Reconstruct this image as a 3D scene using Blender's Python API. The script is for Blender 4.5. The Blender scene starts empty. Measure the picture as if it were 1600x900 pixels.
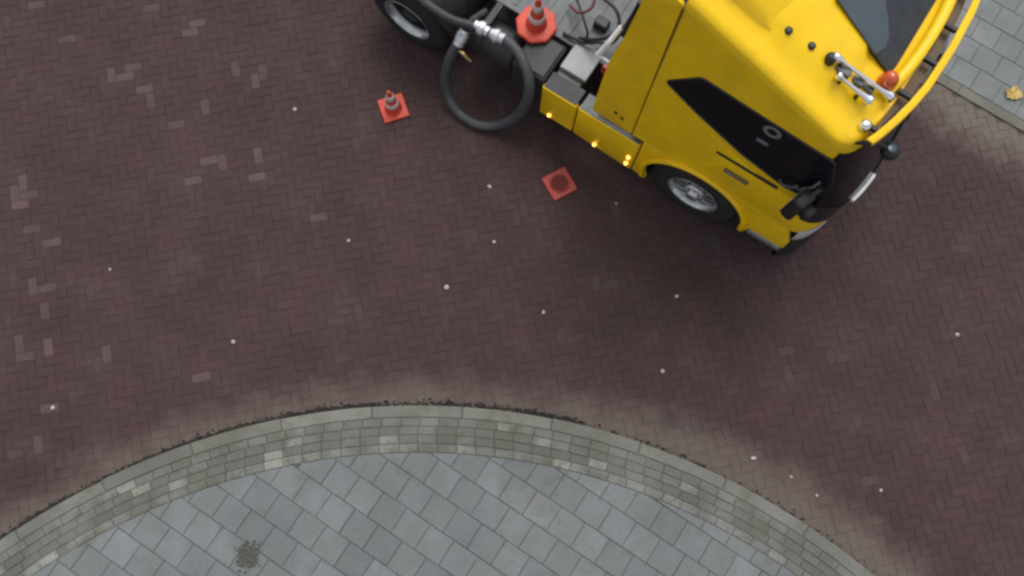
import bpy, bmesh, math, random
from mathutils import Vector, Matrix

# ------------------------------------------------------------------ camera, sky, sun, exposure
scene = bpy.context.scene
FPX, CAM_H, PITCH, ROLL = 1300.0, 9.1306, 0.20459, 0.07490       # focal length in photo pixels, metres, radians
fwd = Vector((0, math.sin(PITCH), -math.cos(PITCH)))
up0 = Vector((0, math.cos(PITCH), math.sin(PITCH)))
rt0 = Vector((1, 0, 0))
RT = rt0 * math.cos(ROLL) + up0 * math.sin(ROLL)
UP = -rt0 * math.sin(ROLL) + up0 * math.cos(ROLL)
cam_data = bpy.data.cameras.new('camera')
cam = bpy.data.objects.new('camera', cam_data)
scene.collection.objects.link(cam)
cam_data.sensor_width = 36.0
cam_data.lens = FPX / 1600.0 * 36.0
cam_data.clip_end = 1000.0
m = Matrix((RT, UP, -fwd)).transposed().to_4x4()
m.translation = (0, 0, CAM_H)
cam.matrix_world = m
scene.camera = cam

SUN_EL, SUN_AZ = math.radians(62), math.radians(10)               # azimuth from +Y towards +X
world = bpy.data.worlds.new('World'); scene.world = world; world.use_nodes = True
wn, wl = world.node_tree.nodes, world.node_tree.links
bg = wn['Background']
sky = wn.new('ShaderNodeTexSky'); sky.sky_type = 'NISHITA'; sky.sun_disc = False
sky.sun_elevation = SUN_EL; sky.sun_rotation = SUN_AZ
sky.air_density = 1.0; sky.dust_density = 4.0; sky.ozone_density = 1.0
hs = wn.new('ShaderNodeHueSaturation'); hs.inputs['Saturation'].default_value = 0.25
wl.new(sky.outputs[0], hs.inputs['Color']); wl.new(hs.outputs[0], bg.inputs['Color'])
bg.inputs['Strength'].default_value = 0.15
sun_data = bpy.data.lights.new('sun', 'SUN'); sun_data.energy = 0.5; sun_data.angle = math.radians(28)
sun_data.color = (1.0, 0.975, 0.94)
sun = bpy.data.objects.new('sun', sun_data); scene.collection.objects.link(sun)
sdir = Vector((math.sin(SUN_AZ) * math.cos(SUN_EL), math.cos(SUN_AZ) * math.cos(SUN_EL), math.sin(SUN_EL)))
sun.rotation_euler = sdir.to_track_quat('Z', 'Y').to_euler()
scene.view_settings.view_transform = 'Standard'; scene.view_settings.look = 'None'
scene.view_settings.exposure = 0.34; scene.view_settings.gamma = 1.0
scene.view_settings.use_curve_mapping = False
scene.render.engine = 'CYCLES'
scene.cycles.filter_width = 2.7
scene.cycles.use_denoising = True

rnd = random.Random(7)
PI = math.pi
C = scene.collection
YAW, TX, TY = -0.50531, 2.4715, 4.0421                            # where the truck stands, and the street's direction
CY, SY = math.cos(YAW), math.sin(YAW)
KC, KR = (-0.3606, -6.8315), 7.368                                # centre and radius of the round kerb
KERB_W, BAND_W, KERB_H = 0.13, 0.37, 0.085

def px(x, y, z=0.0):                                              # photo pixel -> point on the level z
    d = fwd + RT * ((x - 800) / FPX) - UP * ((y - 450) / FPX)
    t = (z - CAM_H) / d.z
    return Vector((0, 0, CAM_H)) + d * t
def w2t(p): dx, dy = p[0] - TX, p[1] - TY; return Vector((CY * dx + SY * dy, -SY * dx + CY * dy, p[2]))
def t2w(p): return Vector((TX + CY * p[0] - SY * p[1], TY + SY * p[0] + CY * p[1], p[2]))
def ptk(x, y, z): return w2t(px(x, y, z))

# ------------------------------------------------------------------ materials
def mat(name, col, rough=0.6, metal=0.0, noise=0.0, nscale=8.0, bump=0.0, bscale=60.0, coat=0.0, emit=None, estr=0.0,
        dirt=None, dscale=2.0, damt=0.0, spec=0.5, rvar=0.0):
    mt = bpy.data.materials.new(name); mt.use_nodes = True
    n, l = mt.node_tree.nodes, mt.node_tree.links
    b = n['Principled BSDF']
    b.inputs['Base Color'].default_value = (*col, 1); b.inputs['Roughness'].default_value = rough
    b.inputs['Metallic'].default_value = metal; b.inputs['Coat Weight'].default_value = coat
    b.inputs['Coat Roughness'].default_value = 0.12; b.inputs['Specular IOR Level'].default_value = spec
    tc = n.new('ShaderNodeTexCoord'); out = None
    if noise or dirt:
        t = n.new('ShaderNodeTexNoise'); t.inputs['Scale'].default_value = nscale; t.inputs['Detail'].default_value = 6
        l.new(tc.outputs['Object'], t.inputs['Vector'])
        mr = n.new('ShaderNodeMapRange'); mr.inputs['From Min'].default_value = .3; mr.inputs['From Max'].default_value = .7
        mr.inputs['To Min'].default_value = 1 - noise; mr.inputs['To Max'].default_value = 1 + noise
        l.new(t.outputs['Fac'], mr.inputs['Value'])
        vm = n.new('ShaderNodeVectorMath'); vm.operation = 'SCALE'; vm.inputs[0].default_value = col
        l.new(mr.outputs[0], vm.inputs['Scale']); out = vm.outputs[0]
        if dirt:
            t2 = n.new('ShaderNodeTexNoise'); t2.inputs['Scale'].default_value = dscale; t2.inputs['Detail'].default_value = 8
            t2.inputs['Roughness'].default_value = .7
            l.new(tc.outputs['Object'], t2.inputs['Vector'])
            m2 = n.new('ShaderNodeMapRange'); m2.inputs['From Min'].default_value = .45; m2.inputs['From Max'].default_value = .75
            m2.inputs['To Max'].default_value = damt
            l.new(t2.outputs['Fac'], m2.inputs['Value'])
            mx = n.new('ShaderNodeMixRGB'); mx.inputs['Color2'].default_value = (*dirt, 1)
            l.new(m2.outputs[0], mx.inputs['Fac']); l.new(out, mx.inputs['Color1']); out = mx.outputs[0]
        l.new(out, b.inputs['Base Color'])
        if rvar:
            m3 = n.new('ShaderNodeMapRange'); m3.inputs['From Min'].default_value = .3; m3.inputs['From Max'].default_value = .7
            m3.inputs['To Min'].default_value = rough - rvar; m3.inputs['To Max'].default_value = rough + rvar
            l.new(t.outputs['Fac'], m3.inputs['Value']); l.new(m3.outputs[0], b.inputs['Roughness'])
    if bump:
        t3 = n.new('ShaderNodeTexNoise'); t3.inputs['Scale'].default_value = bscale; t3.inputs['Detail'].default_value = 5
        l.new(tc.outputs['Object'], t3.inputs['Vector'])
        bp = n.new('ShaderNodeBump'); bp.inputs['Strength'].default_value = bump; bp.inputs['Distance'].default_value = .01
        l.new(t3.outputs['Fac'], bp.inputs['Height']); l.new(bp.outputs[0], b.inputs['Normal'])
    if emit:
        b.inputs['Emission Color'].default_value = (*emit, 1); b.inputs['Emission Strength'].default_value = estr
    return mt

def paving(name, col, sand, rough=0.85, tint_amp=1.0, near_kerb=0.0, far_strip=0.0, stain=(0.5, 0.5, 0.5), stain_amt=0.0, moss=None, moss_amt=0.0, spec=.35):
    """Stone colour x the stone's own tint (attribute), with sand lying along the kerbs."""
    mt = bpy.data.materials.new(name); mt.use_nodes = True
    n, l = mt.node_tree.nodes, mt.node_tree.links
    b = n['Principled BSDF']; b.inputs['Roughness'].default_value = rough; b.inputs['Specular IOR Level'].default_value = spec
    g = n.new('ShaderNodeNewGeometry')
    at = n.new('ShaderNodeAttribute'); at.attribute_name = 'tint'
    base = n.new('ShaderNodeVectorMath'); base.operation = 'MULTIPLY'; base.inputs[0].default_value = col
    l.new(at.outputs['Color'], base.inputs[1])
    def noise(scale, detail, rough=.6):
        t = n.new('ShaderNodeTexNoise'); t.inputs['Scale'].default_value = scale; t.inputs['Detail'].default_value = detail
        t.inputs['Roughness'].default_value = rough; l.new(g.outputs['Position'], t.inputs['Vector']); return t.outputs['Fac']
    def rng(v, a, b_, c, d):
        r = n.new('ShaderNodeMapRange'); r.interpolation_type = 'SMOOTHSTEP'
        for k, x in zip(('From Min', 'From Max', 'To Min', 'To Max'), (a, b_, c, d)): r.inputs[k].default_value = x
        l.new(v, r.inputs['Value']); return r.outputs[0]
    def math_(op, a, b_=None):
        r = n.new('ShaderNodeMath'); r.operation = op
        for i, x in enumerate((a, b_)):
            if x is None: continue
            if isinstance(x, (int, float)): r.inputs[i].default_value = x
            else: l.new(x, r.inputs[i])
        return r.outputs[0]
    def mix(f, a, c):
        r = n.new('ShaderNodeMixRGB'); l.new(f, r.inputs['Fac']); l.new(a, r.inputs['Color1'])
        r.inputs['Color2'].default_value = (*c, 1); return r.outputs[0]
    fine = rng(noise(90, 6, .7), .3, .7, .78, 1.22)
    mid = rng(noise(1.1, 5), .3, .7, .86, 1.14)
    sc = n.new('ShaderNodeVectorMath'); sc.operation = 'SCALE'; l.new(base.outputs[0], sc.inputs[0]); l.new(math_('MULTIPLY', fine, mid), sc.inputs['Scale'])
    out = sc.outputs[0]
    if moss: out = mix(rng(noise(3.2, 7, .7), .42, .66, 0, moss_amt), out, moss)
    if stain_amt: out = mix(rng(noise(2.3, 8, .72), .52, .72, 0, stain_amt), out, stain)
    if near_kerb:
        sub = n.new('ShaderNodeVectorMath'); sub.operation = 'SUBTRACT'; sub.inputs[1].default_value = (*KC, 0)
        l.new(g.outputs['Position'], sub.inputs[0])
        flat = n.new('ShaderNodeVectorMath'); flat.operation = 'MULTIPLY'; flat.inputs[1].default_value = (1, 1, 0); l.new(sub.outputs[0], flat.inputs[0])
        ln = n.new('ShaderNodeVectorMath'); ln.operation = 'LENGTH'; l.new(flat.outputs[0], ln.inputs[0])
        d = math_('ADD', ln.outputs['Value'], math_('MULTIPLY', noise(2.6, 6, .65), -.7))
        sx = n.new('ShaderNodeSeparateXYZ'); l.new(g.outputs['Position'], sx.inputs[0])
        d = math_('SUBTRACT', d, rng(sx.outputs['X'], .2, 2.2, 0, .16))
        out = mix(rng(d, KR - .42, KR + .12, near_kerb, 0), out, sand)
    if far_strip:
        sep = n.new('ShaderNodeVectorMath'); sep.operation = 'DOT_PRODUCT'; sep.inputs[1].default_value = (-SY, CY, 0)
        l.new(g.outputs['Position'], sep.inputs[0])
        y = math_('ADD', sep.outputs['Value'], SY * TX - CY * TY)
        y = math_('ADD', y, math_('MULTIPLY', noise(2.2, 6, .65), .9))
        out = mix(rng(y, 1.55, 2.1, 0, far_strip), out, sand)
    l.new(out, b.inputs['Base Color'])
    bp = n.new('ShaderNodeBump'); bp.inputs['Strength'].default_value = .5; bp.inputs['Distance'].default_value = .006
    l.new(noise(140, 6, .7), bp.inputs['Height']); l.new(bp.outputs[0], b.inputs['Normal'])
    return mt

M = {}
M['brick'] = paving('road_brick', (.056, .0295, .0292), (.145, .118, .10), near_kerb=.68, far_strip=.95, rough=.8, stain=(.088, .070, .064), stain_amt=.4, moss=(.040, .027, .025), moss_amt=.35)
M['joint'] = paving('joint_sand', (.046, .030, .029), (.11, .095, .078), near_kerb=.8, far_strip=.8, rough=.95)
M['tile'] = paving('grey_tile', (.160, .174, .176), (.15, .145, .125), stain=(.10, .105, .098), stain_amt=.65, moss=(.145, .148, .135), moss_amt=.5, rough=.75)
M['tile_joint'] = paving('tile_joint', (.085, .09, .085), (.1, .1, .09), rough=.95)
M['kerb'] = paving('kerb_concrete', (.165, .166, .152), (.1, .1, .08), moss=(.115, .115, .085), moss_amt=.7, rough=.85)
M['band'] = paving('band_brick', (.155, .157, .142), (.1, .1, .08), moss=(.108, .111, .088), moss_amt=1.0, rough=.9)
M['dirt'] = mat('kerb_dirt', (.022, .018, .014), .95, noise=.5, nscale=20, bump=.5)
M['moss'] = mat('dark_moss', (.075, .078, .066), .95, noise=.4, nscale=30)
YEL = (.92, .575, .004)
M['yellow'] = mat('yellow_paint', YEL, .36, noise=.05, nscale=3, coat=.12, spec=.35, dirt=(.50, .32, .03), dscale=2.4, damt=.4, rvar=.08)
M['seam'] = mat('dark_seam', (.10, .06, .006), .7)
M['black'] = mat('black_plastic', (.012, .0125, .014), .5, noise=.3, nscale=12, dirt=(.05, .045, .042), dscale=5, damt=.5)
M['chassis'] = mat('chassis_paint', (.022, .024, .026), .55, noise=.3, nscale=9, dirt=(.07, .06, .055), dscale=4, damt=.6, bump=.2)
M['rubber'] = mat('tyre_rubber', (.014, .014, .015), .8, noise=.25, nscale=20, dirt=(.05, .042, .04), dscale=6, damt=.5, bump=.2)
M['hose'] = mat('hose_rubber', (.052, .055, .058), .55, noise=.2, nscale=14, dirt=(.1, .09, .085), dscale=7, damt=.4)
M['glass'] = mat('dark_glass', (.006, .007, .010), .06, noise=.1, spec=.35)
M['hatch'] = mat('smoked_hatch_glass', (.055, .072, .088), .2, noise=.12, nscale=5, spec=.5)
M['chrome'] = mat('chrome', (.85, .86, .88), .13, 1.0, noise=.05)
M['alloy'] = mat('alloy', (.62, .64, .65), .34, .85, noise=.15, nscale=12, dirt=(.16, .14, .12), dscale=8, damt=.6)
M['steel'] = mat('grey_steel', (.12, .13, .135), .55, .2, noise=.2, nscale=9, dirt=(.05, .05, .05), dscale=4, damt=.7, bump=.15)
M['galv'] = mat('pale_metal_sheet', (.24, .255, .255), .5, .2, noise=.12, nscale=7, dirt=(.13, .125, .12), dscale=4, damt=.6)
M['white'] = mat('white_trim', (.80, .80, .79), .5, noise=.08, dirt=(.4, .38, .34), dscale=5, damt=.5)
M['lens'] = mat('headlamp_lens', (.6, .62, .64), .12, .2, noise=.05)
M['orange_lens'] = mat('orange_beacon_lens', (.52, .075, .012), .18, noise=.15, nscale=20, coat=.6)
M['red_lens'] = mat('red_lens', (.35, .02, .012), .25, noise=.1)
M['amber'] = mat('lit_amber', (.9, .4, .05), .4, emit=(1.0, .42, .08), estr=3.2)
M['amber_dim'] = mat('amber_lens', (.7, .24, .02), .3, noise=.1)
M['cone'] = mat('cone_plastic', (.62, .065, .030), .55, noise=.12, nscale=18, dirt=(.30, .07, .05), dscale=9, damt=.5)
M['cone_dull'] = mat('dull_cone_plastic', (.40, .052, .038), .65, noise=.15, nscale=18, dirt=(.24, .09, .075), dscale=9, damt=.6)
M['shaded_socket'] = mat('socket_painted_shade', (.11, .012, .010), .8, noise=.3, nscale=20)  # darker red that paints in the shade inside the cone base's hollow
M['cone_white'] = mat('cone_band', (.66, .52, .49), .5, noise=.1, nscale=18)
M['brass'] = mat('brass', (.55, .38, .16), .35, .9, noise=.15)
M['cable'] = mat('cable_sheath', (.014, .015, .02), .5, noise=.1)
M['redcable'] = mat('red_cable_sheath', (.16, .03, .03), .5, noise=.1)
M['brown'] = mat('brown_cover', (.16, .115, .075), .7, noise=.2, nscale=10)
M['gum'] = mat('pale_stone', (.40, .36, .345), .8, noise=.2, nscale=60)
M['leaf'] = mat('yellow_leaf', (.46, .33, .10), .7, noise=.3, nscale=30)
M['ground'] = mat('ground_earth', (.06, .045, .042), .95, noise=.3, nscale=.7)
M['tray'] = mat('blue_black_tray', (.012, .016, .024), .35, noise=.3, nscale=9, dirt=(.05, .055, .05), dscale=6, damt=.4)
M['ring'] = mat('emblem_grey', (.16, .17, .18), .5, noise=.1)

# ------------------------------------------------------------------ mesh helpers
def obj(name, me, material=None, parent=None, smooth=False, **props):
    if isinstance(me, bmesh.types.BMesh):
        bm = me; me = bpy.data.meshes.new(name); bm.to_mesh(me); bm.free()
    if material is not None and not me.materials: me.materials.append(M[material])
    if smooth:
        for p in me.polygons: p.use_smooth = True
    o = bpy.data.objects.new(name, me); C.objects.link(o)
    if parent is not None: o.parent = parent
    for k, v in props.items(): o[k] = v
    return o
def empty(name, loc=(0, 0, 0), rz=0.0, parent=None, **props):
    o = bpy.data.objects.new(name, None); C.objects.link(o); o.location = loc; o.rotation_euler = (0, 0, rz)
    o.empty_display_size = .2
    if parent is not None: o.parent = parent
    for k, v in props.items(): o[k] = v
    return o
def sharp(o, ang=35):
    me = o.data
    for p in me.polygons: p.use_smooth = True
    me.set_sharp_from_angle(angle=math.radians(ang))
    return o
def box(x0, x1, y0, y1, z0, z1, bev=.01, seg=2, bm=None):
    bm2 = bmesh.new()
    bmesh.ops.create_cube(bm2, size=1)
    for v in bm2.verts:
        v.co = Vector((x0 if v.co.x < 0 else x1, y0 if v.co.y < 0 else y1, z0 if v.co.z < 0 else z1))
    if bev: bmesh.ops.bevel(bm2, geom=bm2.edges[:], offset=bev, segments=seg, affect='EDGES', profile=.5)
    return merge(bm, bm2)
def merge(bm, bm2):
    if bm is None: return bm2
    me = bpy.data.meshes.new('tmp'); bm2.to_mesh(me); bm2.free(); bm.from_mesh(me); bpy.data.meshes.remove(me)
    return bm
def grid(rows, closed=False, bm=None):
    bm = bm or bmesh.new()
    vr = [[bm.verts.new(p) for p in r] for r in rows]
    for a, b in zip(vr, vr[1:]):
        n = len(a)
        for i in range(n if closed else n - 1):
            j = (i + 1) % n
            try: bm.faces.new((a[i], a[j], b[j], b[i]))
            except ValueError: pass
    return bm
def catmull(pts, n=8):
    P = [Vector(p) for p in pts]; P = [2 * P[0] - P[1]] + P + [2 * P[-1] - P[-2]]; out = []
    for i in range(1, len(P) - 2):
        a, b, c, d = P[i - 1:i + 3]
        for k in range(n):
            t = k / n
            out.append(.5 * ((2 * b) + (c - a) * t + (2 * a - 5 * b + 4 * c - d) * t * t + (3 * b - a - 3 * c + d) * t ** 3))
    out.append(P[-2]); return out
def tube(pts, r, seg=12, bm=None, ribs=0.0):
    pts = [Vector(p) for p in pts]; rows = []
    t0 = (pts[1] - pts[0]).normalized()
    nrm = t0.orthogonal().normalized()
    for i, p in enumerate(pts):
        t = (pts[min(i + 1, len(pts) - 1)] - pts[max(i - 1, 0)]).normalized()
        nrm = (nrm - t * nrm.dot(t)).normalized(); bn = t.cross(nrm)
        rr = r[i] if isinstance(r, (list, tuple)) else r
        if ribs: rr *= 1 + ribs * (1 if i % 2 else -1)
        rows.append([p + (nrm * math.cos(2 * PI * k / seg) + bn * math.sin(2 * PI * k / seg)) * rr for k in range(seg)])
    bm = grid(rows, True, bm)
    bm.verts.ensure_lookup_table(); n = len(bm.verts); m_ = len(rows) * seg
    bm.faces.new([bm.verts[n - m_ + k] for k in range(seg)][::-1]); bm.faces.new([bm.verts[n - seg + k] for k in range(seg)])
    return bm
def lathe(profile, seg=32, axis='z', at=(0, 0, 0), bm=None, cap=True):
    """profile: (radius, height) pairs round an axis."""
    rows = []
    for r, h in profile:
        row = []
        for k in range(seg):
            a = 2 * PI * k / seg; c, s = r * math.cos(a), r * math.sin(a)
            row.append({'z': Vector((c, s, h)), 'y': Vector((c, h, s)), 'x': Vector((h, c, s))}[axis] + Vector(at))
        rows.append(row)
    bm2 = grid(rows, True)
    if cap:
        bm2.verts.ensure_lookup_table(); n = len(bm2.verts)
        for ring in ([bm2.verts[k] for k in range(seg)], [bm2.verts[n - seg + k] for k in range(seg)]):
            try: bm2.faces.new(ring)
            except ValueError: pass
    bmesh.ops.recalc_face_normals(bm2, faces=bm2.faces[:])
    return merge(bm, bm2)
def plate(poly, thick, bev=.004, bm=None):
    """extrude a closed loop of 3D points (facing -y) inwards along +y."""
    bm2 = bmesh.new()
    f = [bm2.verts.new(p) for p in poly]; b = [bm2.verts.new(Vector(p) + Vector((0, thick, 0))) for p in poly]
    bm2.faces.new(f); bm2.faces.new(b[::-1]); n = len(f)
    for i in range(n): bm2.faces.new((f[i], b[i], b[(i + 1) % n], f[(i + 1) % n]))
    bmesh.ops.recalc_face_normals(bm2, faces=bm2.faces[:])
    if bev:
        ed = [e for e in bm2.edges if all(v in f for v in e.verts)]
        bmesh.ops.bevel(bm2, geom=ed, offset=bev, segments=2, affect='EDGES', profile=.5)
    bmesh.ops.triangulate(bm2, faces=[q for q in bm2.faces if len(q.verts) > 4])
    return merge(bm, bm2)
def set_tint(me, t):
    a = me.attributes.new('tint', 'FLOAT_COLOR', 'FACE')
    vals = []
    for k in range(len(me.polygons)): vals += [*t, 1.0] if not callable(t) else [*t(k), 1.0]
    a.data.foreach_set('color', vals)

# ------------------------------------------------------------------ the setting: ground, brick road
o = obj('ground', grid([[(-400, -400, -.09), (400, -400, -.09)], [(-400, 400, -.09), (400, 400, -.09)]]), 'ground', kind='structure')
JOINT = .005
road = obj('road', grid([[(-60, -60, -JOINT), (60, -60, -JOINT)], [(-60, 60, -JOINT), (60, 60, -JOINT)]]), 'joint', kind='structure')
set_tint(road.data, (1, 1, 1))

FAR_Y = 1.80                                                      # the far kerb line in truck coordinates
BL, BW, GAP = .205, .1025, .0045
def stone_faces(poly, z0, z1, cham):
    """chamfered slab from a convex polygon: verts, faces (bottom left open)."""
    n = len(poly); cx = sum(p[0] for p in poly) / n; cy = sum(p[1] for p in poly) / n
    top = []
    for i in range(n):
        a, b, c = Vector(poly[i - 1][:2]), Vector(poly[i][:2]), Vector(poly[(i + 1) % n][:2])
        e1 = (b - a); e2 = (c - b)
        if e1.length < 1e-6 or e2.length < 1e-6: top.append((b.x, b.y)); continue
        e1.normalize(); e2.normalize()
        n1, n2 = Vector((-e1.y, e1.x)), Vector((-e2.y, e2.x))
        k = n1 + n2; k = k / max(.35, k.dot(n1)) if k.length > 1e-6 else n1
        q = b + k * cham; top.append((q.x, q.y))
    v = [(p[0], p[1], z0) for p in poly] + [(p[0], p[1], z1 - cham * .55) for p in poly] + [(p[0], p[1], z1) for p in top]
    f = [tuple(range(2 * n, 3 * n))]
    for lv in (0, 1):
        for i in range(n):
            j = (i + 1) % n; f.append((lv * n + i, lv * n + j, lv * n + n + j, lv * n + n + i))
    return v, f
brick_poly = [(-BL / 2 + GAP / 2, -BW / 2 + GAP / 2), (BL / 2 - GAP / 2, -BW / 2 + GAP / 2), (BL / 2 - GAP / 2, BW / 2 - GAP / 2), (-BL / 2 + GAP / 2, BW / 2 - GAP / 2)]
BV, BF = stone_faces(brick_poly, -.05, 0.0, .0045)
def brick_tint(r):
    v = r.gauss(1, .045); h = r.gauss(0, .025)
    v = min(1.3, max(.75, v)); return (v * (1 + h), v, v * (1 - h * .6))
pale_px = [(167,120),(200,108),(193,125),(230,5),(58,17),(302,45),(363,107),(392,130),(400,112),(227,148),(235,167),(269,192),(320,160),
           (328,255),(353,255),(293,282),(413,245),(412,277),(40,287),(43,310),(40,325),(55,362),(72,377),(47,445),(72,442),(67,480),
           (40,533),(75,533),(30,553),(310,587),(177,557),(930,433),(946,440),(1229,540),(1241,590),(490,343),(85,637),(65,687),
           (20,300),(318,38),(100,60),(1110,380),(960,320),(1360,760),(1500,700),(1450,610)]
ANG = YAW + PI / 4                                                # herringbone runs at 45 degrees to the street
ca, sa = math.cos(ANG), math.sin(ANG)
bricks = []
N = 95
for i in range(-N, N):
    for j in range(-N, N):
        # herringbone: unit cells of width BW
        k = (i - j) % 4
        if k == 0: u, v, rot = (i + 1) * BW, (j + .5) * BW, 0.0
        elif k == 3: u, v, rot = (i + .5) * BW, (j + 1) * BW, PI / 2
        else: continue
        x, y = ca * u - sa * v, sa * u + ca * v + 2.5
        if not (-8.6 < x < 8.6 and -3.6 < y < 8.2): continue
        if math.hypot(x - KC[0], y - KC[1]) < KR - .05: continue
        if w2t((x, y, 0)).y > FAR_Y + .015: continue
        bricks.append([x, y, rot + ANG])
pale = {}
for p in pale_px:
    w = px(*p); bi = min(range(len(bricks)), key=lambda q: (bricks[q][0] - w.x) ** 2 + (bricks[q][1] - w.y) ** 2); pale[bi] = rnd.uniform(1.6, 2.1) if p[0] < 600 else rnd.uniform(1.25, 1.4)
# the 300 that show largest: those in view nearest to the lens
def in_view(x, y, mx=0):
    d = Vector((x, y, -CAM_H)); z = d.dot(fwd); a = 800 + FPX * d.dot(RT) / z; b = 450 - FPX * d.dot(UP) / z
    return -mx < a < 1600 + mx and -mx < b < 900 + mx, d.length
order = sorted((k for k in range(len(bricks)) if in_view(bricks[k][0], bricks[k][1])[0]), key=lambda k: in_view(bricks[k][0], bricks[k][1])[1])
near = set(order[:300])
variants = []
for k in range(14):
    me = bpy.data.meshes.new('brick'); me.from_pydata(BV, [], BF); me.materials.append(M['brick']); set_tint(me, brick_tint(rnd)); variants.append(me)
pale_mesh = bpy.data.meshes.new('brick'); pale_mesh.from_pydata(BV, [], BF); pale_mesh.materials.append(M['brick']); set_tint(pale_mesh, (1.25, 1.4, 1.38))
V, F, TT = [], [], []
for k, (x, y, r) in enumerate(bricks):
    dz, tx_, ty_ = rnd.uniform(-.0025, .0015), rnd.gauss(0, .005), rnd.gauss(0, .005)
    if k in near:
        b = bpy.data.objects.new('brick', pale_mesh if k in pale else rnd.choice(variants)); C.objects.link(b)
        b.parent = road; b.location = (x, y, dz); b.rotation_euler = (tx_, ty_, r + rnd.gauss(0, .008))
        continue
    r += rnd.gauss(0, .008); c, s = math.cos(r), math.sin(r); n0 = len(V)
    for vx, vy, vz in BV: V.append((x + c * vx - s * vy, y + s * vx + c * vy, vz + dz + (vx * ty_ + vy * tx_ if vz > -.04 else 0)))
    F += [tuple(q + n0 for q in f) for f in BF]
    t = brick_tint(rnd)
    if k in pale: t = tuple(a * pale[k] for a in (.9, 1.08, 1.06))
    TT += [t] * len(BF)
me = bpy.data.meshes.new('brick_paving'); me.from_pydata(V, [], F); me.materials.append(M['brick']); set_tint(me, lambda q: TT[q])
obj('brick_paving', me, None, road, kind='stuff')

# ------------------------------------------------------------------ round pavement: kerb stones, brick band, grey tiles
def disc(r, z, seg=160):
    return grid([[(KC[0] + r * q * math.cos(2 * PI * k / seg), KC[1] + r * q * math.sin(2 * PI * k / seg), z) for k in range(seg)] for q in (1.0, .02)], True)
pavement = obj('pavement', disc(KR - .02, KERB_H - .012), 'tile_joint', kind='structure'); set_tint(pavement.data, (1, 1, 1))
def arc_stone(r0, r1, a0, a1, z0, z1, cham=.008, seg=4, jit=0.0):
    rr = [r1 - rnd.uniform(0, jit) for _ in range(2)]
    poly = [(KC[0] + r0 * math.cos(a0 + (a1 - a0) * k / seg), KC[1] + r0 * math.sin(a0 + (a1 - a0) * k / seg)) for k in range(seg, -1, -1)]
    poly = [(KC[0] + r1 * math.cos(a0 + (a1 - a0) * k / seg), KC[1] + r1 * math.sin(a0 + (a1 - a0) * k / seg)) for k in range(seg + 1)] + poly
    n = len(poly); h = seg + 1
    # local chamfer by radial / angular shrink
    da0, da1 = cham / r1, cham / r1
    top = [(KC[0] + (r1 - cham) * math.cos(a0 + da0 + (a1 - a0 - da0 - da1) * k / seg), KC[1] + (r1 - cham) * math.sin(a0 + da0 + (a1 - a0 - da0 - da1) * k / seg)) for k in range(h)]
    top += [(KC[0] + (r0 + cham * .6) * math.cos(a0 + da0 + (a1 - a0 - da0 - da1) * k / seg), KC[1] + (r0 + cham * .6) * math.sin(a0 + da0 + (a1 - a0 - da0 - da1) * k / seg)) for k in range(seg, -1, -1)]
    v = [(p[0], p[1], z0) for p in poly] + [(p[0], p[1], z1 - cham * .8) for p in poly] + [(p[0], p[1], z1) for p in top]
    f = []
    for k in range(seg):                                          # top as quads
        a, b = 2 * n + k, 2 * n + k + 1; c, d = 2 * n + (2 * h - 2 - k), 2 * n + (2 * h - 1 - k)
        f.append((a, b, c, d))
    for lv in (0, 1):
        for i in range(n):
            j = (i + 1) % n; f.append((lv * n + i, lv * n + j, lv * n + n + j, lv * n + n + i))
    return v, f
kerb = obj('kerb', grid([[(KC[0] + r * math.cos(PI * 2 * k / 160), KC[1] + r * math.sin(PI * 2 * k / 160), KERB_H - .02) for k in range(160)] for r in (KR - .012, KR - KERB_W - .01)], True), 'tile_joint', kind='structure')
set_tint(kerb.data, (.8, .8, .8))
def add_piece(name, v, f, material, parent, tint):
    me = bpy.data.meshes.new(name); me.from_pydata(v, [], f); me.materials.append(M[material]); set_tint(me, tint)
    bm = bmesh.new(); bm.from_mesh(me); bmesh.ops.recalc_face_normals(bm, faces=bm.faces[:]); bm.to_mesh(me); bm.free()
    o = bpy.data.objects.new(name, me); C.objects.link(o); o.parent = parent; return o
A0, A1 = math.radians(22), math.radians(162)
a = A0
while a < A1:
    L = .98 / KR; v = rnd.gauss(1, .07)
    v_, f_ = arc_stone(KR - KERB_W, KR + rnd.uniform(-.006, .006), a + .0006, a + L - .0006, -.08, KERB_H + rnd.uniform(-.004, .004), .014, 8)
    add_piece('kerb_stone', v_, f_, 'kerb', kerb, (v, v, v * rnd.uniform(.95, 1.0))); a += L
rows = 4; rw = BAND_W / rows
for r_ in range(rows):
    ro = KR - KERB_W - r_ * rw - .003; ri = ro - rw + .006; L = .205 / ((ro + ri) / 2); a = A0 + (r_ % 2) * L / 2 + rnd.uniform(0, .2) * L
    while a < A1:
        v = rnd.gauss((.98, .86, .84, 1.12)[r_], .07)
        if rnd.random() < (.05, .10, .12, .25)[r_]: v = rnd.uniform(1.25, 1.6)
        z = KERB_H + rnd.uniform(-.009, .001)
        v_, f_ = arc_stone(ri, ro, a + .0005, a + L - .0005, 0, z, .006, 1)
        add_piece('brick', v_, f_, 'band', pavement, (v, v * rnd.uniform(.98, 1.02), v * rnd.uniform(.94, 1.03))); a += L
TS, TG = .30, .007
R_IN = KR - KERB_W - BAND_W - .004
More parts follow.
